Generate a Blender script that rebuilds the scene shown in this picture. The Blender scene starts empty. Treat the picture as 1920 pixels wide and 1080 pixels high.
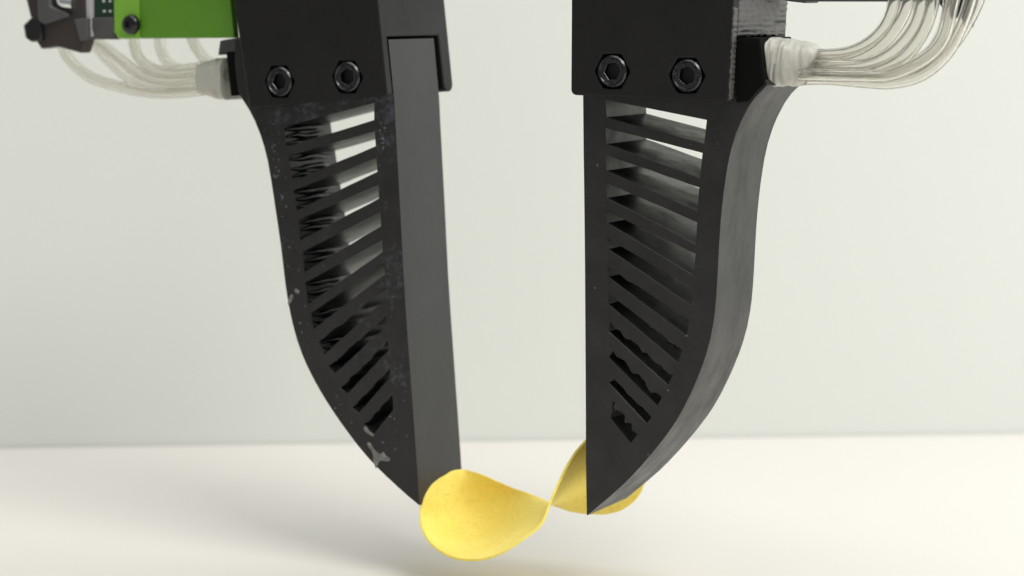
import bpy, bmesh, math, random
from mathutils import Vector, Matrix, noise
from mathutils.geometry import tessellate_polygon

random.seed(7)
S = bpy.context.scene
C = S.collection
R = math.radians

# ------------------------------------------------------------------ camera
EYE = 0.1845                      # height of the lens above the table top (metres)
cam_data = bpy.data.cameras.new('camera')
cam = bpy.data.objects.new('camera', cam_data)
C.objects.link(cam)
cam.location = (0, -0.70, EYE)
cam.rotation_euler = (R(90) - math.atan(540 / 4300), 0, 0)
cam_data.sensor_width = 36
cam_data.lens = 36 * 4300 / 1920
cam_data.clip_start = 0.02
cam_data.clip_end = 50
cam_data.dof.use_dof = True
cam_data.dof.focus_distance = 0.685
cam_data.dof.aperture_fstop = 11
S.camera = cam

# ------------------------------------------------------------------ light
world = bpy.data.worlds.new('World')
S.world = world
world.use_nodes = True
bg = world.node_tree.nodes['Background']
bg.inputs[0].default_value = (0.95, 0.98, 1.0, 1)
bg.inputs[1].default_value = 0.24
S.view_settings.view_transform = 'Standard'
S.view_settings.look = 'None'
S.view_settings.exposure = 0.0
S.view_settings.gamma = 1.0

def area(name, loc, target, sx, sy, power, col):
    l = bpy.data.lights.new(name, 'AREA')
    l.shape = 'RECTANGLE'; l.size = sx; l.size_y = sy
    l.energy = power; l.color = col
    o = bpy.data.objects.new(name, l); C.objects.link(o)
    o.location = loc
    o.rotation_euler = (Vector(target) - Vector(loc)).to_track_quat('-Z', 'Y').to_euler()
    return o
area('ceiling_lamp', (0.85, -1.05, 1.9), (0.0, 0.05, 0.1), 1.2, 0.85, 35.5, (1.0, 0.975, 0.93))
area('overhead_fill', (-0.35, 0.0, 1.7), (-0.1, 0.05, 0.0), 1.4, 0.9, 13, (1.0, 0.985, 0.95))  # unseen fill light, added to lift the left table and wall
area('window_lamp', (1.25, -0.02, 0.52), (0.0, 0.0, 0.14), 0.9, 0.9, 12, (0.97, 0.98, 1.0))

# ------------------------------------------------------------------ measured outlines
# millimetres in the gripper's own frame: x along the gripper, y into its depth, z up
LEFT_FINGER = [(-33.63, -159.77), (-38.04, -157.04), (-41.25, -154.86), (-45.48, -151.87), (-48.6, -149.56), (-52.6, -146.3), (-56.35, -142.79), (-59.02, -140.04), (-62.47, -136.26), (-64.98, -133.35), (-68.2, -129.39), (-71.24, -125.3), (-73.37, -122.14), (-75.99, -117.8), (-77.72, -114.43), (-79.66, -109.79), (-81.18, -105.01), (-82.13, -101.36), (-83.18, -96.44), (-83.99, -91.48), (-84.49, -87.74), (-85.09, -82.75), (-85.59, -79.02), (-86.37, -74.06), (-87.18, -69.11), (-87.79, -65.4), (-88.62, -60.47), (-89.26, -56.77), (-90.25, -51.87), (-91.62, -47.05), (-92.94, -43.51), (-95.1, -38.93), (-97.11, -35.65), (-100.28, -31.5), (-101.51, -29.62), (-102.61, -20.65), (-102.47, -12.71), (-44.01, -12.24), (-42.01, -31.49), (-41.39, -43.19), (-40.71, -54.91), (-40.1, -65.6), (-39.49, -77.41), (-38.84, -89.24), (-38.02, -101.1), (-37.11, -112.98), (-36.19, -124.89), (-35.32, -135.75), (-34.42, -147.73)]
RIGHT_FINGER = [(26.0, -156.58), (30.27, -152.86), (33.44, -150.08), (37.57, -146.33), (40.49, -143.4), (44.16, -139.34), (47.68, -135.22), (50.23, -132.09), (53.44, -127.84), (55.63, -124.56), (58.19, -120.05), (60.46, -115.43), (62.04, -111.94), (63.94, -107.24), (65.17, -103.69), (66.48, -98.9), (67.38, -94.07), (67.84, -90.43), (68.23, -85.58), (68.48, -80.74), (68.63, -77.12), (68.84, -72.3), (69.01, -68.69), (69.32, -63.88), (69.76, -59.09), (70.17, -55.52), (70.83, -50.76), (71.41, -47.22), (72.46, -42.56), (73.95, -38.01), (75.36, -34.71), (77.66, -30.5), (79.8, -27.64), (83.25, -24.3), (82.9, -22.78), (75.63, -22.59), (75.47, -10.97), (24.09, -11.37), (24.17, -29.32), (24.4, -45.06), (24.71, -60.88), (24.97, -76.79), (25.15, -92.79), (25.32, -107.81), (25.48, -123.98), (25.6, -140.25)]
LEFT_SLOTS = [[(-83.93, -40.6), (-49.48, -32.15), (-49.53, -37.52), (-82.99, -46.94)], [(-82.21, -49.84), (-49.36, -41.04), (-49.01, -45.74), (-80.88, -58.06)], [(-80.31, -60.97), (-48.84, -49.44), (-48.49, -53.81), (-79.37, -67.5)], [(-78.58, -70.4), (-48.12, -57.85), (-47.96, -62.23), (-78.05, -77.12)], [(-77.07, -80.71), (-47.6, -66.62), (-47.25, -71.01), (-76.54, -87.28)], [(-76.18, -90.73), (-46.89, -75.4), (-46.72, -79.13), (-75.24, -97.64)], [(-74.25, -100.71), (-46.35, -82.68), (-45.98, -86.23), (-73.28, -105.7)], [(-71.27, -109.57), (-46.02, -90.66), (-45.85, -94.41), (-69.27, -113.78)], [(-67.67, -117.5), (-45.69, -99.52), (-45.52, -102.94), (-65.24, -119.75)], [(-63.25, -124.13), (-45.16, -107.71), (-44.79, -110.6), (-60.62, -126.01)], [(-58.63, -130.19), (-44.44, -116.41), (-44.26, -119.15), (-56.21, -131.9)], [(-54.22, -135.03), (-43.51, -124.77), (-43.14, -129.56), (-50.62, -138.19)]]
RIGHT_SLOTS = [[(31.64, -29.48), (64.55, -34.7), (63.78, -41.71), (32.02, -34.71)], [(31.69, -37.89), (63.31, -44.38), (62.54, -51.74), (32.07, -42.66)], [(31.73, -45.85), (62.4, -54.57), (61.79, -61.49), (32.11, -50.63)], [(31.78, -54.16), (61.83, -64.79), (61.39, -71.27), (32.34, -58.77)], [(31.83, -62.64), (61.42, -74.11), (60.8, -80.62), (32.56, -66.3)], [(32.41, -70.97), (60.5, -84.44), (60.21, -89.54), (32.78, -74.17)], [(32.64, -79.49), (59.57, -93.87), (58.76, -98.71), (32.83, -82.55)], [(32.86, -87.55), (57.42, -102.96), (56.07, -106.9), (32.88, -90.79)], [(33.45, -96.26), (54.54, -110.55), (52.83, -113.91), (33.11, -99.21)], [(34.75, -104.78), (50.94, -117.77), (49.39, -120.49), (33.15, -107.01)], [(35.16, -113.54), (47.66, -124.04), (45.91, -126.15), (33.2, -114.84)], [(34.67, -120.27), (43.28, -129.31), (40.64, -132.66), (33.98, -125.73)]]
LEFT_MOUNT = {'left': [(-108.41, 50.98), (-94.73, -34.69)], 'right': [(-51.24, 49.12), (-42.39, -29.38)], 'block': (-15.79, -11.41), 'back': (-33.92, -29.62)}
RIGHT_MOUNT = {'left': [(22.09, 46.74), (21.83, -28.12)], 'right': [(76.02, 44.99), (72.88, -29.27)], 'block': (-9.5, -10.06), 'back': (-29.16, -29.41)}
LEFT_SCREWS = [(-82.98, -25.91), (-57.3, -23.98)]
RIGHT_SCREWS = [(35.42, -20.94), (59.53, -21.82)]
LEFT_TUBES = [[(-114.38, 12, -22.15), (-121.98, 12, -22.08), (-130.78, 12, -23.09), (-139.67, 12, -23.94), (-147.12, 13, -22.63), (-153.32, 15, -19.14), (-156.0, 16, -13.75), (-157.29, 17, -7.24), (-157.88, 18, 9.04)], [(-111.58, 8, -24.82), (-119.14, 8, -25.11), (-130.08, 8, -26.35), (-140.14, 9, -26.54), (-149.81, 10, -24.39), (-157.73, 11, -20.19), (-166.53, 13, -15.97), (-174.98, 15, -12.43), (-182.06, 17, -7.35), (-184.78, 18, 7.35)], [(-117.35, 16, -27.63), (-127.21, 16, -28.15), (-138.34, 16, -29.79), (-148.46, 16, -29.79), (-158.27, 17, -27.26), (-166.51, 18, -22.29), (-173.2, 19, -17.25), (-178.08, 20, -12.52), (-183.67, 22, -3.7), (-187.27, 24, 9.26)], [(-113.1, 10, -29.83), (-120.68, 10, -29.62), (-129.46, 10, -30.49), (-139.44, 10, -31.04), (-149.52, 10, -30.51), (-160.48, 11, -28.93), (-169.62, 11, -26.72), (-177.29, 12, -23.2), (-182.67, 13, -19.07), (-185.47, 14, -14.7), (-187.01, 15, -7.36), (-186.97, 15, 9.17)], [(-120.12, 20, -23.15), (-127.03, 22, -21.86), (-133.3, 24, -18.74), (-137.94, 25, -13.01), (-140.04, 26, -3.62), (-140.44, 26, 9.03)], [(-120.86, 21, -24.62), (-137.44, 24, -24.23), (-147.91, 26, -22.24), (-152.66, 27, -17.37), (-153.61, 27, -9.14), (-153.85, 27, 9.11)]]
RIGHT_TUBES = [[(89.69, 9, -15.58), (96.23, 9, -15.81), (104.29, 9, -14.96), (110.63, 9, -12.03), (114.93, 10, -7.2), (116.97, 11, -0.75), (117.39, 12, 7.48)], [(88.15, 13, -17.22), (94.73, 13, -17.29), (104.46, 13, -16.41), (112.76, 12, -12.81), (118.17, 12, -6.75), (120.37, 13, -0.75), (121.1, 14, 7.48)], [(90.53, 7, -18.58), (98.66, 7, -18.47), (109.88, 7, -18.32), (117.72, 7, -14.92), (123.19, 8, -8.92), (125.65, 9, -1.78), (126.34, 10, 7.41)], [(88.98, 11, -19.93), (99.19, 10, -20.68), (110.81, 9, -20.78), (120.21, 9, -16.74), (125.99, 9, -9.66), (128.57, 10, -1.78), (129.59, 10, 7.4)], [(86.66, 17, -21.37), (96.57, 17, -21.53), (109.55, 17, -20.87), (121.01, 16, -18.09), (127.95, 16, -12.59), (131.16, 16, -3.73), (131.66, 17, 7.45)], [(91.36, 5, -21.27), (99.47, 5, -21.29), (109.08, 5, -21.3), (118.54, 5, -20.85), (128.55, 5, -16.25), (133.79, 5, -10.29), (135.55, 6, -1.47), (137.29, 7, 7.32)], [(89.42, 10, -22.67), (97.59, 10, -22.38), (107.29, 10, -22.98), (116.85, 10, -23.28), (125.58, 11, -20.91), (132.41, 12, -14.86), (136.07, 13, -7.41), (138.05, 14, -0.74), (139.37, 15, 7.39)], [(85.5, 20, -22.56), (95.46, 20, -22.56), (108.52, 20, -22.66), (121.27, 20, -19.4), (130.89, 20, -13.23), (135.85, 20, -5.98), (138.63, 20, -0.0), (140.9, 20, 7.43)]]
LEFT_PLUG = [(-111.71, 13, -25.85), (-114.95, 13, -25.9), (-118.43, 13, -25.95), (-122.35, 13, -26.02)]
RIGHT_PLUG = [(78.59, 12, -18.09), (79.6, 12, -18.08), (81.6, 12, -18.05), (83.59, 12, -18.03), (86.25, 12, -18.3), (89.39, 12, -18.26), (92.67, 12, -18.22), (94.64, 12, -18.65)]
LEFT_DARK_STRIP = [(-108.14, -16.82), (-104.11, -16.77), (-103.94, -30.85), (-106.5, -31.25)]
RIGHT_CAVITY_SHADE = [(73.73, -10.82), (81.0, -10.76), (82.51, -23.99), (79.9, -26.02), (77.63, -28.97), (73.98, -29.36)]
ARM = [(-114.15, -13.28), (-106.64, -12.17), (-106.3, -16.88), (-111.21, -16.93), (-115.11, -18.2)]
PANEL = [(-140.8, 52.36), (-111.12, 51.4), (-104.09, -12.24), (-142.45, -12.8)]
PANEL_FOLD = [(-151.62, 52.71), (-140.8, 52.36), (-142.45, -12.8), (-149.14, -12.95), (-151.36, -12.43), (-152.66, -10.66)]
PANEL_SCREW = (-144.77, -8.13)
CONNECTOR = [(-162.47, -5.89), (-153.2, -5.68), (-152.72, -12.62), (-150.94, -13.14), (-161.77, -13.23), (-163.1, -11.8)]
BOARD = [(-160.77, 53.01), (-151.39, 52.71), (-152.98, -5.86), (-162.47, -5.89)]
PINS = [(-157.33, -0.36), (-154.63, -0.36), (-157.2, -3.74), (-154.72, -3.73), (-157.24, 3.02), (-154.54, 3.02)]
STRIP = [(-164.44, 8.02), (-161.49, 8.0), (-162.01, -9.81), (-161.17, -12.13), (-163.22, -12.51), (-164.54, -10.72)]
CLAMP = [(-191.31, 8.14), (-163.63, 8.01), (-163.82, -13.93), (-165.53, -17.89), (-176.49, -15.66), (-183.02, -16.63), (-185.04, -14.11), (-185.28, -7.23), (-187.55, -5.43)]
CLAMP_NUT = [(-186.11, -5.95), (-181.69, -5.94), (-181.48, -13.69), (-185.92, -14.27), (-188.68, -12.84), (-189.47, -8.5)]
CLAMP_SIDE = [(-167.9, -6.42), (-161.97, -6.04), (-162.17, -12.81), (-165.39, -13.91)]
CLAMP_CUFF = [(-183.08, 8.08), (-177.99, 8.06), (-177.4, -2.15), (-170.12, -4.29), (-169.23, -5.36), (-180.37, -8.27), (-183.12, -7.2)]
CYLINDER = [(-176.27, 7.15), (-172.83, -0.36), (-167.35, -0.36)]
CLAMP_BAND = [(-178.5, 8.06), (-165.69, 7.99), (-165.27, -0.71), (-165.56, -2.85), (-168.78, -3.92), (-169.65, -2.5), (-173.28, -1.43), (-178.34, -1.25)]
TOP_BOARD = [(79.24, 7.03), (120.92, 6.83), (121.09, -0.46), (85.57, -0.47), (85.25, -0.93), (79.36, -0.31)]
TOP_WEDGE = [(124.22, 6.83), (136.92, 6.77), (136.38, -2.26), (135.12, -7.85), (133.39, -7.56), (131.62, -5.75), (126.83, -3.03), (124.87, -0.61)]
SMEAR = [[(-54.08, -140.94), (-52.65, -140.29), (-50.46, -143.05), (-47.86, -144.19), (-46.45, -143.36), (-45.26, -144.81), (-43.66, -145.35), (-44.07, -146.78), (-47.68, -146.96), (-48.89, -147.95), (-49.92, -150.31), (-51.11, -147.64), (-51.48, -144.54)], [(-83.34, -98.32), (-82.67, -95.83), (-81.61, -94.54), (-80.58, -95.0), (-81.23, -96.79), (-82.72, -98.81)], [(-80.57, -93.96), (-80.13, -92.71), (-78.28, -93.64), (-78.92, -94.73)], [(-54.84, -136.66), (-53.82, -135.52), (-52.22, -137.29), (-50.02, -138.48), (-50.63, -139.23), (-53.44, -138.1)]]
SPECKS = [(-43.26, -33.86), (-45.6, -39.9), (-46.85, -40.99), (-49.08, -41.0), (-47.52, -51.72), (-45.88, -40.55), (-46.59, -39.62), (-47.7, -40.49), (-45.52, -40.89), (-44.85, -40.99), (-46.22, -46.3), (-45.43, -40.08), (-46.48, -43.27), (-43.47, -40.74), (-46.58, -44.67), (-47.46, -40.78), (-44.98, -43.34), (-46.1, -43.65), (-50.26, -44.83), (-47.53, -36.63), (-45.84, -43.73), (-46.82, -38.39), (-88.0, -51.16), (-85.99, -54.83), (-87.83, -56.59), (-88.28, -47.1), (-87.21, -54.1), (-88.31, -47.76), (-87.52, -39.78), (-87.04, -53.67), (-90.51, -51.78), (-89.54, -55.0), (-91.03, -47.23), (-87.06, -56.77), (-91.25, -49.19), (-87.5, -48.55), (-85.57, -45.78), (-87.43, -46.5), (-85.93, -51.24), (-88.47, -43.41), (-85.58, -54.84), (-86.99, -56.68), (-84.45, -59.66), (-85.73, -59.21), (-83.27, -57.07), (-85.53, -60.7), (-84.65, -63.45), (-86.19, -56.33), (-84.93, -65.46), (-84.03, -62.31), (-85.24, -62.6), (-85.18, -64.23), (-85.77, -62.13), (-85.02, -63.37), (-84.74, -69.62), (-83.26, -66.27), (-85.18, -80.4), (-82.76, -85.74), (-85.74, -89.95), (-79.67, -74.11), (-83.28, -77.41), (-81.63, -86.36), (-78.07, -80.92), (-80.32, -83.25), (-78.65, -86.83), (-79.17, -75.48), (-81.91, -77.27), (-79.08, -86.32), (-82.14, -79.54), (-80.74, -77.91), (-78.69, -109.12), (-71.9, -104.84), (-77.82, -100.39), (-79.5, -109.41), (-75.11, -106.39), (-76.15, -107.03), (-76.42, -98.44), (-77.72, -107.11), (-78.33, -104.07), (-78.41, -104.82), (-75.08, -104.21), (-77.17, -110.76), (-75.64, -115.28), (-81.04, -111.26), (-64.44, -127.06), (-59.63, -130.63), (-58.86, -126.68), (-56.75, -124.68), (-63.22, -129.74), (-64.79, -135.6), (-59.02, -135.15), (-62.74, -124.75), (-62.08, -129.38), (-64.84, -128.12), (-62.8, -133.13), (-65.15, -130.94), (-44.26, -131.93), (-44.42, -130.76), (-42.26, -142.09), (-42.19, -139.97), (-38.33, -137.78), (-42.08, -135.29), (-46.88, -141.11), (-47.26, -140.59), (-42.68, -142.63), (-42.75, -132.51), (-41.64, -133.78), (-43.08, -137.03), (-42.95, -135.82), (-44.79, -135.98), (-48.24, -136.46), (-45.81, -142.89), (-39.2, -126.38), (-42.22, -136.08), (-44.47, -104.09), (-43.73, -89.91), (-43.6, -99.84), (-43.15, -93.16), (-42.7, -105.22), (-44.52, -96.76), (-43.38, -97.26), (-41.47, -101.89)]
RIGHT_SPECKS = [(39.26, -37.38), (59.37, -42.0), (68.01, -41.59), (60.89, -89.02), (58.76, -98.71), (53.72, -115.93), (46.52, -135.7), (48.44, -112.65), (52.52, -117.64), (36.46, -93.8), (65.01, -74.55), (40.09, -104.87), (52.85, -115.52), (39.61, -36.89), (29.08, -49.13), (28.38, -86.21), (57.88, -46.58), (50.92, -134.79)]
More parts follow.
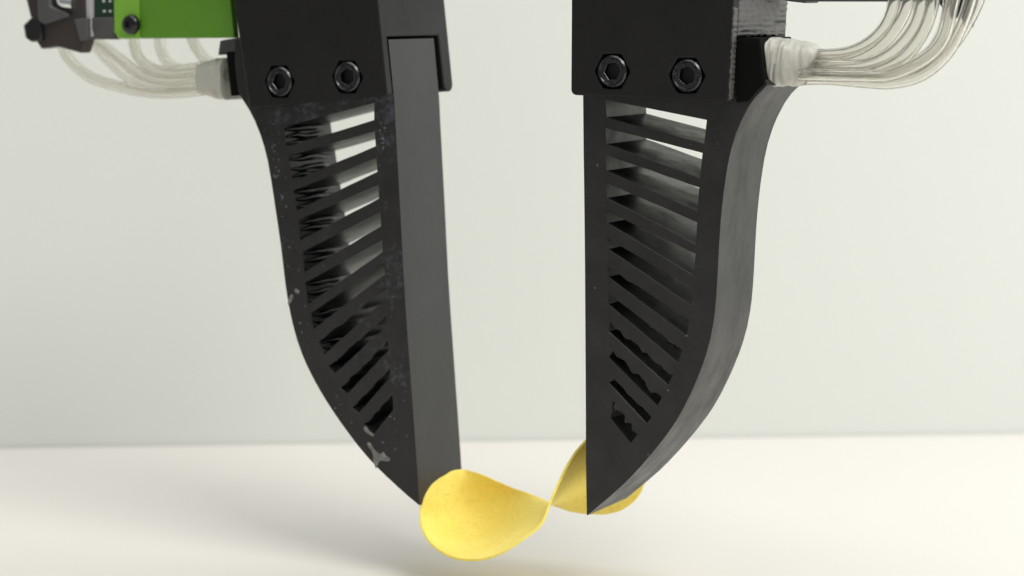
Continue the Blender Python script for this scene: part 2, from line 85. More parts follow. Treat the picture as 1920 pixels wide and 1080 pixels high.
CHIP = [[(-33.64, 1.0, -161.01), (-33.64, 1.0, -161.01), (-33.64, 1.0, -161.01), (-33.64, 1.0, -161.01), (-33.64, 1.0, -161.01), (-33.64, 1.0, -161.01), (-33.64, 1.0, -161.01), (-33.64, 1.0, -161.01), (-33.64, 1.0, -161.01), (-33.64, 1.0, -161.01), (-33.64, 1.0, -161.01), (-33.64, 1.0, -161.01), (-33.64, 1.0, -161.01)], [(-33.65, 1.7, -159.77), (-33.68, 1.73, -159.97), (-33.69, 1.69, -160.18), (-33.69, 1.63, -160.4), (-33.69, 1.56, -160.61), (-33.69, 1.49, -160.82), (-33.69, 1.42, -161.03), (-33.68, 1.34, -161.24), (-33.65, 1.23, -161.44), (-33.58, 1.03, -161.61), (-33.44, 0.74, -161.77), (-33.27, 0.37, -161.89), (-33.08, -0.03, -161.97)], [(-33.67, 2.55, -158.46), (-33.71, 2.56, -158.92), (-33.72, 2.46, -159.36), (-33.73, 2.33, -159.79), (-33.73, 2.19, -160.22), (-33.72, 2.04, -160.65), (-33.72, 1.9, -161.08), (-33.71, 1.74, -161.51), (-33.65, 1.51, -161.92), (-33.49, 1.11, -162.28), (-33.21, 0.5, -162.58), (-32.83, -0.29, -162.84), (-32.43, -1.16, -163.03)], [(-33.73, 3.65, -157.18), (-33.75, 3.6, -157.91), (-33.75, 3.42, -158.58), (-33.75, 3.21, -159.24), (-33.75, 2.99, -159.9), (-33.75, 2.77, -160.56), (-33.75, 2.56, -161.22), (-33.73, 2.31, -161.87), (-33.63, 1.95, -162.49), (-33.37, 1.3, -163.03), (-32.92, 0.32, -163.48), (-32.3, -0.95, -163.85), (-31.64, -2.39, -164.16)], [(-33.79, 5.08, -156.05), (-33.79, 4.93, -157.01), (-33.79, 4.67, -157.92), (-33.78, 4.38, -158.81), (-33.78, 4.09, -159.7), (-33.78, 3.8, -160.59), (-33.77, 3.51, -161.47), (-33.74, 3.17, -162.35), (-33.59, 2.63, -163.17), (-33.19, 1.67, -163.88), (-32.51, 0.25, -164.46), (-31.61, -1.58, -164.92), (-30.63, -3.68, -165.32)], [(-33.83, 6.8, -155.09), (-33.83, 6.59, -156.29), (-33.82, 6.26, -157.42), (-33.82, 5.91, -158.54), (-33.82, 5.55, -159.65), (-33.82, 5.2, -160.77), (-33.81, 4.83, -161.88), (-33.74, 4.37, -162.96), (-33.48, 3.58, -163.96), (-32.89, 2.24, -164.81), (-31.95, 0.3, -165.49), (-30.7, -2.17, -166.02), (-29.34, -5.01, -166.46)], [(-33.87, 8.87, -154.34), (-33.87, 8.59, -155.76), (-33.87, 8.21, -157.11), (-33.86, 7.8, -158.44), (-33.86, 7.4, -159.77), (-33.86, 6.99, -161.11), (-33.83, 6.54, -162.43), (-33.69, 5.89, -163.69), (-33.26, 4.77, -164.83), (-32.42, 2.97, -165.78), (-31.17, 0.45, -166.53), (-29.55, -2.72, -167.1), (-27.74, -6.36, -167.55)], [(-33.92, 11.25, -153.8), (-33.91, 10.88, -155.4), (-33.91, 10.47, -156.96), (-33.91, 10.04, -158.5), (-33.91, 9.6, -160.04), (-33.9, 9.15, -161.58), (-33.82, 8.58, -163.09), (-33.54, 7.67, -164.5), (-32.88, 6.13, -165.73), (-31.77, 3.81, -166.76), (-30.18, 0.69, -167.55), (-28.15, -3.22, -168.12), (-25.86, -7.7, -168.57)], [(-33.83, 13.62, -153.37), (-33.92, 13.35, -155.18), (-33.95, 12.96, -156.94), (-33.96, 12.53, -158.69), (-33.95, 12.09, -160.42), (-33.92, 11.59, -162.15), (-33.75, 10.86, -163.8), (-33.27, 9.6, -165.32), (-32.35, 7.6, -166.63), (-30.93, 4.76, -167.71), (-28.99, 1.01, -168.52), (-26.51, -3.65, -169.07), (-23.72, -9.02, -169.46)], [(-33.85, 16.22, -153.08), (-33.95, 15.94, -155.06), (-33.98, 15.58, -157.0), (-33.99, 15.19, -158.93), (-33.99, 14.77, -160.86), (-33.9, 14.22, -162.75), (-33.59, 13.29, -164.54), (-32.89, 11.68, -166.14), (-31.69, 9.23, -167.51), (-29.96, 5.86, -168.61), (-27.63, 1.48, -169.42), (-24.68, -3.99, -169.91), (-21.34, -10.29, -170.21)], [(-34.01, 18.91, -152.84), (-34.0, 18.59, -154.99), (-34.02, 18.29, -157.11), (-34.02, 17.97, -159.22), (-33.99, 17.6, -161.32), (-33.83, 16.99, -163.36), (-33.35, 15.84, -165.25), (-32.41, 13.89, -166.92), (-30.93, 11.02, -168.34), (-28.85, 7.14, -169.45), (-26.1, 2.1, -170.23), (-22.64, -4.19, -170.64), (-18.72, -11.45, -170.82)], [(-34.03, 21.34, -152.6), (-33.99, 21.31, -155.0), (-33.99, 21.14, -157.3), (-33.97, 20.91, -159.58), (-33.89, 20.55, -161.82), (-33.6, 19.84, -163.97), (-32.92, 18.46, -165.93), (-31.73, 16.19, -167.66), (-29.97, 12.93, -169.1), (-27.55, 8.54, -170.21), (-24.37, 2.84, -170.93), (-20.39, -4.26, -171.23), (-15.88, -12.47, -171.28)], [(-34.04, 24.32, -152.69), (-33.76, 24.26, -155.25), (-33.69, 24.13, -157.67), (-33.62, 23.91, -160.05), (-33.42, 23.47, -162.36), (-32.95, 22.56, -164.56), (-32.06, 20.92, -166.55), (-30.65, 18.36, -168.3), (-28.63, 14.75, -169.74), (-25.89, 9.9, -170.81), (-22.33, 3.61, -171.46), (-17.88, -4.24, -171.64), (-12.83, -13.3, -171.56)], [(-33.52, 27.68, -153.23), (-32.82, 27.04, -155.74), (-32.65, 26.81, -158.18), (-32.49, 26.51, -160.58), (-32.16, 25.91, -162.9), (-31.53, 24.79, -165.08), (-30.48, 22.93, -167.06), (-28.91, 20.14, -168.78), (-26.7, 16.25, -170.18), (-23.73, 11.03, -171.19), (-19.88, 4.26, -171.74), (-15.09, -4.19, -171.79), (-9.63, -13.94, -171.58)], [(-31.0, 29.2, -153.82), (-30.66, 28.84, -156.34), (-30.53, 28.64, -158.76), (-30.33, 28.28, -161.11), (-29.93, 27.57, -163.37), (-29.22, 26.31, -165.49), (-28.09, 24.31, -167.4), (-26.44, 21.38, -169.05), (-24.12, 17.29, -170.37), (-21.03, 11.81, -171.28), (-17.01, 4.71, -171.7), (-12.02, -4.14, -171.61), (-6.31, -14.37, -171.26)], [(-27.81, 30.1, -154.66), (-27.78, 29.92, -157.07), (-27.69, 29.74, -159.38), (-27.46, 29.33, -161.62), (-27.02, 28.54, -163.75), (-26.26, 27.19, -165.74), (-25.08, 25.08, -167.52), (-23.36, 22.01, -169.04), (-20.99, 17.78, -170.21), (-17.83, 12.14, -170.98), (-13.76, 4.88, -171.26), (-8.71, -4.14, -171.03), (-2.95, -14.54, -170.55)], [(-24.75, 30.77, -155.72), (-24.72, 30.65, -157.9), (-24.59, 30.43, -160.02), (-24.3, 29.93, -162.07), (-23.77, 29.01, -164.01), (-22.92, 27.49, -165.79), (-21.64, 25.21, -167.35), (-19.83, 21.98, -168.66), (-17.38, 17.61, -169.63), (-14.2, 11.9, -170.22), (-10.17, 4.66, -170.35), (-5.23, -4.2, -170.01), (0.4, -14.39, -169.44)], [(-21.79, 31.36, -156.85), (-21.65, 31.22, -158.76), (-21.42, 30.9, -160.63), (-21.01, 30.23, -162.41), (-20.33, 29.08, -164.07), (-19.31, 27.3, -165.56), (-17.87, 24.75, -166.84), (-15.93, 21.3, -167.87), (-13.41, 16.8, -168.6), (-10.24, 11.11, -168.98), (-6.34, 4.1, -168.96), (-1.68, -4.29, -168.56), (3.62, -13.83, -167.96)], [(-18.78, 31.98, -157.94), (-18.52, 31.72, -159.55), (-18.17, 31.21, -161.12), (-17.59, 30.28, -162.58), (-16.72, 28.81, -163.9), (-15.5, 26.7, -165.05), (-13.88, 23.86, -166.0), (-11.81, 20.2, -166.72), (-9.26, 15.63, -167.18), (-6.17, 10.08, -167.35), (-2.5, 3.48, -167.22), (1.76, -4.21, -166.77), (6.55, -12.82, -166.17)], [(-15.65, 32.59, -158.96), (-15.26, 32.08, -160.25), (-14.74, 31.29, -161.46), (-13.96, 30.01, -162.55), (-12.87, 28.16, -163.49), (-11.46, 25.7, -164.27), (-9.7, 22.59, -164.87), (-7.56, 18.8, -165.28), (-5.04, 14.28, -165.48), (-2.11, 9.01, -165.46), (1.23, 2.96, -165.21), (5.0, -3.87, -164.74), (9.12, -11.34, -164.17)], [(-12.37, 33.07, -159.94), (-11.82, 32.18, -160.84), (-11.08, 30.96, -161.65), (-10.07, 29.23, -162.32), (-8.78, 26.97, -162.85), (-7.2, 24.19, -163.24), (-5.35, 20.89, -163.49), (-3.23, 17.08, -163.59), (-0.83, 12.75, -163.54), (1.85, 7.9, -163.35), (4.8, 2.53, -163.0), (8.03, -3.33, -162.52), (11.58, -9.56, -162.0)], [(-9.02, 33.39, -160.92), (-8.27, 31.94, -161.34), (-7.28, 30.14, -161.66), (-6.03, 27.89, -161.87), (-4.57, 25.22, -161.96), (-2.91, 22.19, -161.96), (-1.07, 18.81, -161.86), (0.95, 15.12, -161.68), (3.12, 11.11, -161.4), (5.46, 6.8, -161.03), (7.95, 2.21, -160.58), (10.64, -2.66, -160.08), (13.78, -7.7, -159.66)], [(-5.86, 33.74, -161.92), (-4.87, 31.59, -161.77), (-3.63, 29.15, -161.56), (-2.22, 26.42, -161.27), (-0.68, 23.46, -160.92), (0.95, 20.31, -160.52), (2.67, 16.99, -160.07), (4.48, 13.52, -159.58), (6.35, 9.92, -159.05), (8.29, 6.18, -158.48), (10.31, 2.32, -157.88), (12.42, -1.7, -157.3), (14.82, -6.04, -156.94)], [(-3.14, 34.34, -162.97), (-1.91, 31.61, -162.2), (-0.54, 28.75, -161.44), (0.9, 25.79, -160.68), (2.37, 22.75, -159.89), (3.88, 19.65, -159.09), (5.42, 16.5, -158.27), (6.98, 13.3, -157.45), (8.57, 10.07, -156.61), (10.17, 6.8, -155.77), (11.79, 3.49, -154.91), (13.44, 0.11, -154.07), (15.12, -3.54, -153.34)], [(-0.69, 35.04, -163.9), (0.65, 32.12, -162.57), (1.97, 29.23, -161.36), (3.3, 26.32, -160.16), (4.64, 23.39, -158.96), (5.99, 20.46, -157.77), (7.34, 17.52, -156.58), (8.69, 14.58, -155.39), (10.05, 11.63, -154.2), (11.42, 8.67, -153.01), (12.79, 5.71, -151.83), (14.14, 2.74, -150.65), (15.41, -0.19, -149.44)], [(1.92, 35.54, -164.45), (3.09, 32.85, -162.78), (4.26, 30.13, -161.18), (5.44, 27.4, -159.61), (6.62, 24.68, -158.04), (7.81, 21.95, -156.48), (8.99, 19.23, -154.92), (10.18, 16.5, -153.38), (11.37, 13.77, -151.84), (12.56, 11.04, -150.31), (13.75, 8.32, -148.78), (14.93, 5.59, -147.25), (16.0, 2.88, -145.69)], [(4.52, 36.12, -164.81), (5.49, 33.7, -162.84), (6.52, 31.2, -160.92), (7.55, 28.69, -159.0), (8.59, 26.17, -157.1), (9.62, 23.65, -155.21), (10.66, 21.13, -153.33), (11.71, 18.62, -151.46), (12.75, 16.1, -149.59), (13.8, 13.58, -147.74), (14.84, 11.06, -145.9), (15.9, 8.51, -144.02), (16.96, 5.81, -141.95)], [(6.95, 37.0, -165.11), (7.81, 34.75, -162.85), (8.71, 32.46, -160.63), (9.61, 30.16, -158.44), (10.52, 27.86, -156.25), (11.43, 25.56, -154.08), (12.34, 23.26, -151.92), (13.26, 20.96, -149.78), (14.17, 18.66, -147.64), (15.09, 16.36, -145.52), (16.01, 14.06, -143.4), (16.92, 11.74, -141.25), (17.77, 9.31, -138.88)], [(9.28, 38.0, -165.3), (10.05, 35.92, -162.79), (10.85, 33.85, -160.35), (11.65, 31.78, -157.94), (12.45, 29.71, -155.54), (13.25, 27.64, -153.16), (14.06, 25.57, -150.79), (14.87, 23.51, -148.43), (15.68, 21.44, -146.08), (16.49, 19.37, -143.75), (17.3, 17.3, -141.42), (18.08, 15.23, -139.07), (18.74, 13.13, -136.47)], [(11.56, 38.93, -165.29), (12.24, 37.1, -162.63), (12.96, 35.27, -160.06), (13.69, 33.44, -157.51), (14.42, 31.61, -154.98), (15.15, 29.78, -152.46), (15.88, 27.95, -149.95), (16.61, 26.13, -147.45), (17.34, 24.3, -144.97), (18.08, 22.47, -142.5), (18.81, 20.64, -140.04), (19.53, 18.81, -137.53), (20.16, 16.97, -134.71)], [(13.73, 39.85, -165.06), (14.35, 38.26, -162.35), (15.02, 36.67, -159.74), (15.7, 35.08, -157.15), (16.38, 33.5, -154.58), (17.06, 31.91, -152.02), (17.74, 30.33, -149.47), (18.42, 28.74, -146.93), (19.11, 27.15, -144.4), (19.79, 25.57, -141.89), (20.48, 23.98, -139.39), (21.16, 22.4, -136.82), (21.86, 20.88, -133.86)], [(15.76, 40.77, -164.58), (16.33, 39.39, -161.93), (16.96, 38.02, -159.39), (17.6, 36.67, -156.87), (18.24, 35.31, -154.37), (18.88, 33.96, -151.88), (19.52, 32.6, -149.39), (20.17, 31.24, -146.92), (20.81, 29.89, -144.46), (21.45, 28.53, -142.01), (22.1, 27.18, -139.57), (22.76, 25.85, -137.06), (23.53, 24.65, -134.16)], [(17.61, 41.63, -163.82), (18.13, 40.41, -161.36), (18.72, 39.25, -159.0), (19.31, 38.11, -156.66), (19.91, 36.96, -154.33), (20.51, 35.81, -152.01), (21.1, 34.67, -149.71), (21.7, 33.52, -147.4), (22.3, 32.37, -145.11), (22.9, 31.23, -142.83), (23.49, 30.08, -140.55), (24.12, 28.97, -138.23), (24.87, 28.01, -135.65)], [(19.28, 42.31, -162.8), (19.74, 41.26, -160.63), (20.27, 40.28, -158.53), (20.81, 39.32, -156.45), (21.35, 38.36, -154.38), (21.89, 37.4, -152.32), (22.42, 36.45, -150.26), (22.96, 35.49, -148.22), (23.5, 34.53, -146.17), (24.04, 33.57, -144.14), (24.58, 32.61, -142.11), (25.14, 31.68, -140.07), (25.83, 30.91, -137.91)], [(20.76, 42.76, -161.57), (21.14, 41.88, -159.75), (21.6, 41.07, -157.96), (22.07, 40.28, -156.19), (22.54, 39.49, -154.43), (23.01, 38.7, -152.67), (23.48, 37.91, -150.91), (23.94, 37.12, -149.17), (24.41, 36.33, -147.42), (24.88, 35.54, -145.68), (25.35, 34.75, -143.95), (25.84, 33.99, -142.21), (26.44, 33.37, -140.46)], [(22.03, 42.99, -160.24), (22.33, 42.26, -158.78), (22.7, 41.62, -157.33), (23.09, 40.98, -155.88), (23.49, 40.35, -154.44), (23.88, 39.71, -153.0), (24.27, 39.08, -151.56), (24.66, 38.44, -150.13), (25.05, 37.81, -148.7), (25.44, 37.18, -147.27), (25.83, 36.54, -145.85), (26.24, 35.93, -144.44), (26.74, 35.43, -143.04)], [(23.07, 43.0, -158.89), (23.29, 42.44, -157.78), (23.59, 41.94, -156.65), (23.9, 41.45, -155.53), (24.21, 40.96, -154.41), (24.52, 40.47, -153.29), (24.83, 39.98, -152.17), (25.14, 39.49, -151.06), (25.45, 39.0, -149.94), (25.76, 38.51, -148.83), (26.07, 38.03, -147.73), (26.39, 37.56, -146.63), (26.78, 37.18, -145.57)], [(23.9, 42.85, -157.57), (24.07, 42.45, -156.79), (24.28, 42.09, -155.98), (24.51, 41.73, -155.17), (24.74, 41.38, -154.36), (24.96, 41.03, -153.55), (25.19, 40.67, -152.74), (25.42, 40.32, -151.93), (25.65, 39.97, -151.12), (25.87, 39.61, -150.31), (26.1, 39.26, -149.51), (26.34, 38.92, -148.72), (26.62, 38.66, -147.98)], [(24.58, 42.59, -156.33), (24.68, 42.34, -155.85), (24.82, 42.11, -155.34), (24.97, 41.89, -154.81), (25.12, 41.66, -154.29), (25.27, 41.43, -153.77), (25.41, 41.2, -153.25), (25.56, 40.98, -152.73), (25.71, 40.75, -152.21), (25.86, 40.52, -151.7), (26.0, 40.3, -151.18), (26.16, 40.08, -150.67), (26.33, 39.93, -150.23)], [(25.15, 42.29, -155.19), (25.19, 42.18, -154.98), (25.26, 42.07, -154.73), (25.33, 41.96, -154.48), (25.41, 41.85, -154.23), (25.48, 41.74, -153.98), (25.55, 41.63, -153.72), (25.62, 41.52, -153.47), (25.69, 41.41, -153.22), (25.76, 41.3, -152.97), (25.84, 41.19, -152.72), (25.91, 41.09, -152.48), (25.98, 41.03, -152.3)], [(25.64, 42.0, -154.16), (25.64, 42.0, -154.16), (25.64, 42.0, -154.16), (25.64, 42.0, -154.16), (25.64, 42.0, -154.16), (25.64, 42.0, -154.16), (25.64, 42.0, -154.16), (25.64, 42.0, -154.16), (25.64, 42.0, -154.16), (25.64, 42.0, -154.16), (25.64, 42.0, -154.16), (25.64, 42.0, -154.16), (25.64, 42.0, -154.16)]]

# ------------------------------------------------------------------ materials
def mat(name, col, rough=0.5, spec=0.5, metal=0.0, bump=None, mottle=None, smudge=None, **kw):
    m = bpy.data.materials.new(name); m.use_nodes = True
    nt = m.node_tree; b = nt.nodes['Principled BSDF']
    b.inputs['Base Color'].default_value = (*col, 1)
    b.inputs['Roughness'].default_value = rough
    b.inputs['Specular IOR Level'].default_value = spec
    b.inputs['Metallic'].default_value = metal
    for k, v in kw.items():
        b.inputs[k.replace('_', ' ')].default_value = v
    tc = nt.nodes.new('ShaderNodeTexCoord')
    if mottle:
        sc, amt, rr = mottle
        n = nt.nodes.new('ShaderNodeTexNoise'); n.inputs['Scale'].default_value = sc
        n.inputs['Detail'].default_value = 6; n.inputs['Roughness'].default_value = .65
        nt.links.new(tc.outputs['Object'], n.inputs['Vector'])
        r = nt.nodes.new('ShaderNodeValToRGB')
        r.color_ramp.elements[0].position = .3; r.color_ramp.elements[1].position = .72
        r.color_ramp.elements[0].color = (*[c * (1 - amt) for c in col], 1)
        r.color_ramp.elements[1].color = (*[min(1, c * (1 + amt)) for c in col], 1)
        nt.links.new(n.outputs['Fac'], r.inputs['Fac'])
        nt.links.new(r.outputs['Color'], b.inputs['Base Color'])
        mr = nt.nodes.new('ShaderNodeMapRange')
        mr.inputs['To Min'].default_value = rough - rr; mr.inputs['To Max'].default_value = rough + rr
        nt.links.new(n.outputs['Fac'], mr.inputs['Value'])
        nt.links.new(mr.outputs['Result'], b.inputs['Roughness'])
    if smudge:
        sc, amt = smudge
        n = nt.nodes.new('ShaderNodeTexNoise'); n.inputs['Scale'].default_value = sc
        n.inputs['Detail'].default_value = 5; n.inputs['Roughness'].default_value = .7
        mp = nt.nodes.new('ShaderNodeMapping'); mp.inputs['Scale'].default_value = (1, 1, .55)
        nt.links.new(tc.outputs['Object'], mp.inputs['Vector']); nt.links.new(mp.outputs['Vector'], n.inputs['Vector'])
        r = nt.nodes.new('ShaderNodeMapRange'); r.inputs['From Min'].default_value = .38; r.inputs['From Max'].default_value = .66
        r.inputs['To Min'].default_value = 1 - amt; r.inputs['To Max'].default_value = 1 + amt
        nt.links.new(n.outputs['Fac'], r.inputs['Value'])
        for sock in ('Base Color', 'Roughness'):
            src = b.inputs[sock].links[0].from_socket
            if sock == 'Base Color':
                mx = nt.nodes.new('ShaderNodeMix'); mx.data_type = 'RGBA'; mx.blend_type = 'MULTIPLY'
                mx.inputs['Factor'].default_value = 1
                nt.links.new(src, mx.inputs['A']); nt.links.new(r.outputs['Result'], mx.inputs['B'])
                nt.links.new(mx.outputs['Result'], b.inputs[sock])
            else:
                mm = nt.nodes.new('ShaderNodeMath'); mm.operation = 'DIVIDE'; mm.use_clamp = True
                nt.links.new(src, mm.inputs[0]); nt.links.new(r.outputs['Result'], mm.inputs[1])
                nt.links.new(mm.outputs[0], b.inputs[sock])
    if bump:
        sc, st, dist = bump
        n2 = nt.nodes.new('ShaderNodeTexNoise'); n2.inputs['Scale'].default_value = sc
        n2.inputs['Detail'].default_value = 4
        nt.links.new(tc.outputs['Object'], n2.inputs['Vector'])
        bp = nt.nodes.new('ShaderNodeBump'); bp.inputs['Strength'].default_value = st
        bp.inputs['Distance'].default_value = dist
        nt.links.new(n2.outputs['Fac'], bp.inputs['Height'])
        nt.links.new(bp.outputs['Normal'], b.inputs['Normal'])
    return m

def dusty(m, scale, lo, hi, col):
    """pale dust clinging to a dark moulded surface"""
    nt = m.node_tree; b = nt.nodes['Principled BSDF']
    src = b.inputs['Base Color'].links[0].from_socket
    tc = next(n for n in nt.nodes if n.type == 'TEX_COORD')
    a = nt.nodes.new('ShaderNodeTexNoise'); a.inputs['Scale'].default_value = scale
    a.inputs['Detail'].default_value = 8; a.inputs['Roughness'].default_value = .75
    k = nt.nodes.new('ShaderNodeTexNoise'); k.inputs['Scale'].default_value = scale * .09
    for n in (a, k): nt.links.new(tc.outputs['Object'], n.inputs['Vector'])
    mu = nt.nodes.new('ShaderNodeMath'); mu.operation = 'MULTIPLY'
    nt.links.new(a.outputs['Fac'], mu.inputs[0]); nt.links.new(k.outputs['Fac'], mu.inputs[1])
    r = nt.nodes.new('ShaderNodeMapRange'); r.inputs['From Min'].default_value = lo
    r.inputs['From Max'].default_value = hi; r.inputs['To Max'].default_value = .8
    nt.links.new(mu.outputs[0], r.inputs['Value'])
    # dust has only settled on the moulded front face (local -Y)
    sx = nt.nodes.new('ShaderNodeSeparateXYZ'); nt.links.new(tc.outputs['Normal'], sx.inputs[0])
    fr = nt.nodes.new('ShaderNodeMapRange'); fr.inputs['From Min'].default_value = -.8; fr.inputs['From Max'].default_value = -.98
    nt.links.new(sx.outputs['Y'], fr.inputs['Value'])
    m2 = nt.nodes.new('ShaderNodeMath'); m2.operation = 'MULTIPLY'
    nt.links.new(r.outputs['Result'], m2.inputs[0]); nt.links.new(fr.outputs['Result'], m2.inputs[1])
    mx = nt.nodes.new('ShaderNodeMix'); mx.data_type = 'RGBA'
    nt.links.new(m2.outputs[0], mx.inputs['Factor'])
    nt.links.new(src, mx.inputs['A']); mx.inputs['B'].default_value = (*col, 1)
    nt.links.new(mx.outputs['Result'], b.inputs['Base Color'])

M = {}
M['wall'] = mat('painted_wall', (.70, .715, .672), .85, .2, bump=(40, .015, .001), mottle=(1.3, .012, .03))
M['table'] = mat('laminate_top', (.69, .672, .634), .5, .35, mottle=(2.2, .02, .06))
M['mount'] = mat('black_printed_plastic', (.0075, .0071, .0075), .55, .28, bump=(900, .15, .0003), mottle=(60, .2, .06), smudge=(40, .1))
M['rubber'] = mat('dark_grey_rubber', (.0105, .0100, .0099), .40, .46, bump=(700, .15, .0003), mottle=(110, .5, .09), smudge=(85, .2))
M['rubber_dusty'] = mat('dusty_grey_rubber', (.0105, .0100, .0108), .40, .46, bump=(700, .18, .0003), mottle=(110, .5, .09), smudge=(50, .09))
dusty(M['rubber_dusty'], 420, .30, .46, (.10, .10, .125))
M['ridged'] = mat('rough_layered_print', (.075, .073, .071), .55, .6, bump=(1500, .2, .0003), mottle=(300, .3, .1))
M['pit'] = mat('near_black_fill', (.003, .003, .003), .8, .1)  # flat near-black; on the right jaw this colour holds the cavity's shade
M['steel'] = mat('black_oxide_steel', (.06, .06, .063), .27, .7, metal=1.0, bump=(1800, .25, .0003))
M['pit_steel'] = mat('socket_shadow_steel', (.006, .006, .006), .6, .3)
M['tube'] = mat('clear_silicone', (.975, .97, .94), .05, .5, Transmission_Weight=.96, IOR=1.4)
nt = M['tube'].node_tree                       # faint warm absorption, so the thick edges of the tube walls read darker
va = nt.nodes.new('ShaderNodeVolumeAbsorption'); va.inputs['Color'].default_value = (.62, .60, .52, 1); va.inputs['Density'].default_value = 190
nt.links.new(va.outputs[0], nt.nodes['Material Output'].inputs['Volume'])
M['glue'] = mat('milky_hot_glue', (.74, .74, .66), .4, .5, bump=(250, .5, .001), mottle=(90, .1, .1), Subsurface_Radius=(.8, .8, .7),
                Transmission_Weight=.35, Subsurface_Weight=.3, Subsurface_Scale=.004)
M['green'] = mat('green_anodised_sheet', (.095, .255, .016), .3, .5, mottle=(25, .08, .04))
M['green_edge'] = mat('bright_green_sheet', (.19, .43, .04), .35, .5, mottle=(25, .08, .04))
M['board'] = mat('dark_green_circuit_board', (.004, .03, .014), .4, .5)
M['grey'] = mat('dark_grey_plastic', (.075, .073, .075), .5, .5, mottle=(80, .15, .05))
M['light_grey'] = mat('pale_grey_metal', (.45, .43, .45), .4, .5)
M['pin'] = mat('solder', (.6, .62, .6), .35, .5)
M['black'] = mat('gloss_black_plastic', (.008, .008, .009), .25, .5)
M['brown'] = mat('brown_black_plastic', (.030, .024, .021), .45, .5, mottle=(70, .25, .08))
M['chrome'] = mat('polished_metal', (.82, .85, .85), .12, .5, metal=1.0)
M['dust'] = mat('dried_white_glue', (.17, .17, .165), .45, .5, bump=(900, .6, .0006), mottle=(500, .6, .1))
M['speck'] = mat('grey_dust', (.13, .13, .14), .7, .3)

# potato chip: pale gold with faint darker, oilier patches
m = bpy.data.materials.new('fried_potato'); m.use_nodes = True
nt = m.node_tree; b = nt.nodes['Principled BSDF']
tc = nt.nodes.new('ShaderNodeTexCoord')
n1 = nt.nodes.new('ShaderNodeTexNoise'); n1.inputs['Scale'].default_value = 60; n1.inputs['Detail'].default_value = 5
n2 = nt.nodes.new('ShaderNodeTexNoise'); n2.inputs['Scale'].default_value = 700; n2.inputs['Detail'].default_value = 4
for n in (n1, n2): nt.links.new(tc.outputs['Object'], n.inputs['Vector'])
r1 = nt.nodes.new('ShaderNodeValToRGB')
r1.color_ramp.elements[0].position = .3; r1.color_ramp.elements[1].position = .7
r1.color_ramp.elements[0].color = (.90, .705, .15, 1); r1.color_ramp.elements[1].color = (.93, .78, .215, 1)
nt.links.new(n1.outputs['Fac'], r1.inputs['Fac'])
mx = nt.nodes.new('ShaderNodeMix'); mx.data_type = 'RGBA'; mx.blend_type = 'MULTIPLY'
r2 = nt.nodes.new('ShaderNodeValToRGB')
r2.color_ramp.elements[0].position = .34; r2.color_ramp.elements[1].position = .5
r2.color_ramp.elements[0].color = (.86, .78, .66, 1); r2.color_ramp.elements[1].color = (1, 1, 1, 1)
nt.links.new(n2.outputs['Fac'], r2.inputs['Fac'])
mx.inputs['Factor'].default_value = .4
nt.links.new(r1.outputs['Color'], mx.inputs['A']); nt.links.new(r2.outputs['Color'], mx.inputs['B'])
nt.links.new(mx.outputs['Result'], b.inputs['Base Color'])
b.inputs['Roughness'].default_value = .7
b.inputs['Specular IOR Level'].default_value = .15
b.inputs['Subsurface Weight'].default_value = .35
b.inputs['Subsurface Radius'].default_value = (1, .6, .2)
b.inputs['Subsurface Scale'].default_value = .002
bp = nt.nodes.new('ShaderNodeBump'); bp.inputs['Strength'].default_value = .3; bp.inputs['Distance'].default_value = .0009
n3 = nt.nodes.new('ShaderNodeTexNoise'); n3.inputs['Scale'].default_value = 220; n3.inputs['Detail'].default_value = 6
nt.links.new(tc.outputs['Object'], n3.inputs['Vector'])
nt.links.new(n3.outputs['Fac'], bp.inputs['Height']); nt.links.new(bp.outputs['Normal'], b.inputs['Normal'])
M['chip'] = m

# ------------------------------------------------------------------ helpers
MM = .001
YAW = R(28.5)

def finish(name, bm, material, parent=None, bevel=0, segs=2, smooth=True, angle=32, recalc=True, label=None):
    if recalc: bmesh.ops.recalc_face_normals(bm, faces=bm.faces)
    me = bpy.data.meshes.new(name); bm.to_mesh(me); bm.free()
    me.materials.append(material)
    if smooth:
        me.shade_smooth(); me.set_sharp_from_angle(angle=R(angle))
    o = bpy.data.objects.new(name, me); C.objects.link(o)
    if parent: o.parent = parent
    if bevel:
        bv = o.modifiers.new('edge', 'BEVEL'); bv.width = bevel * MM; bv.segments = segs
        bv.limit_method = 'ANGLE'; bv.angle_limit = R(50); bv.harden_normals = False
    if label: o['label'] = label
    return o

def base(name, origin, label, cat, group=None):
    """empty at the thing's base; its children use millimetres relative to origin in the gripper frame"""
    o = bpy.data.objects.new(name, None); C.objects.link(o)
    o.empty_display_size = .01
    u, w, z = [v * MM for v in origin]
    o.location = (u * math.cos(YAW) + w * math.sin(YAW), -u * math.sin(YAW) + w * math.cos(YAW), EYE + z)
    o.rotation_euler = (0, 0, -YAW)
    o['label'] = label; o['category'] = cat
    if group: o['group'] = group
    o['_org'] = origin
    return o
ORG = {}

class Frame:
    def __init__(self, origin): self.o = Vector(origin)
    def v(self, u, w, z): return (Vector((u, w, z)) - self.o) * MM

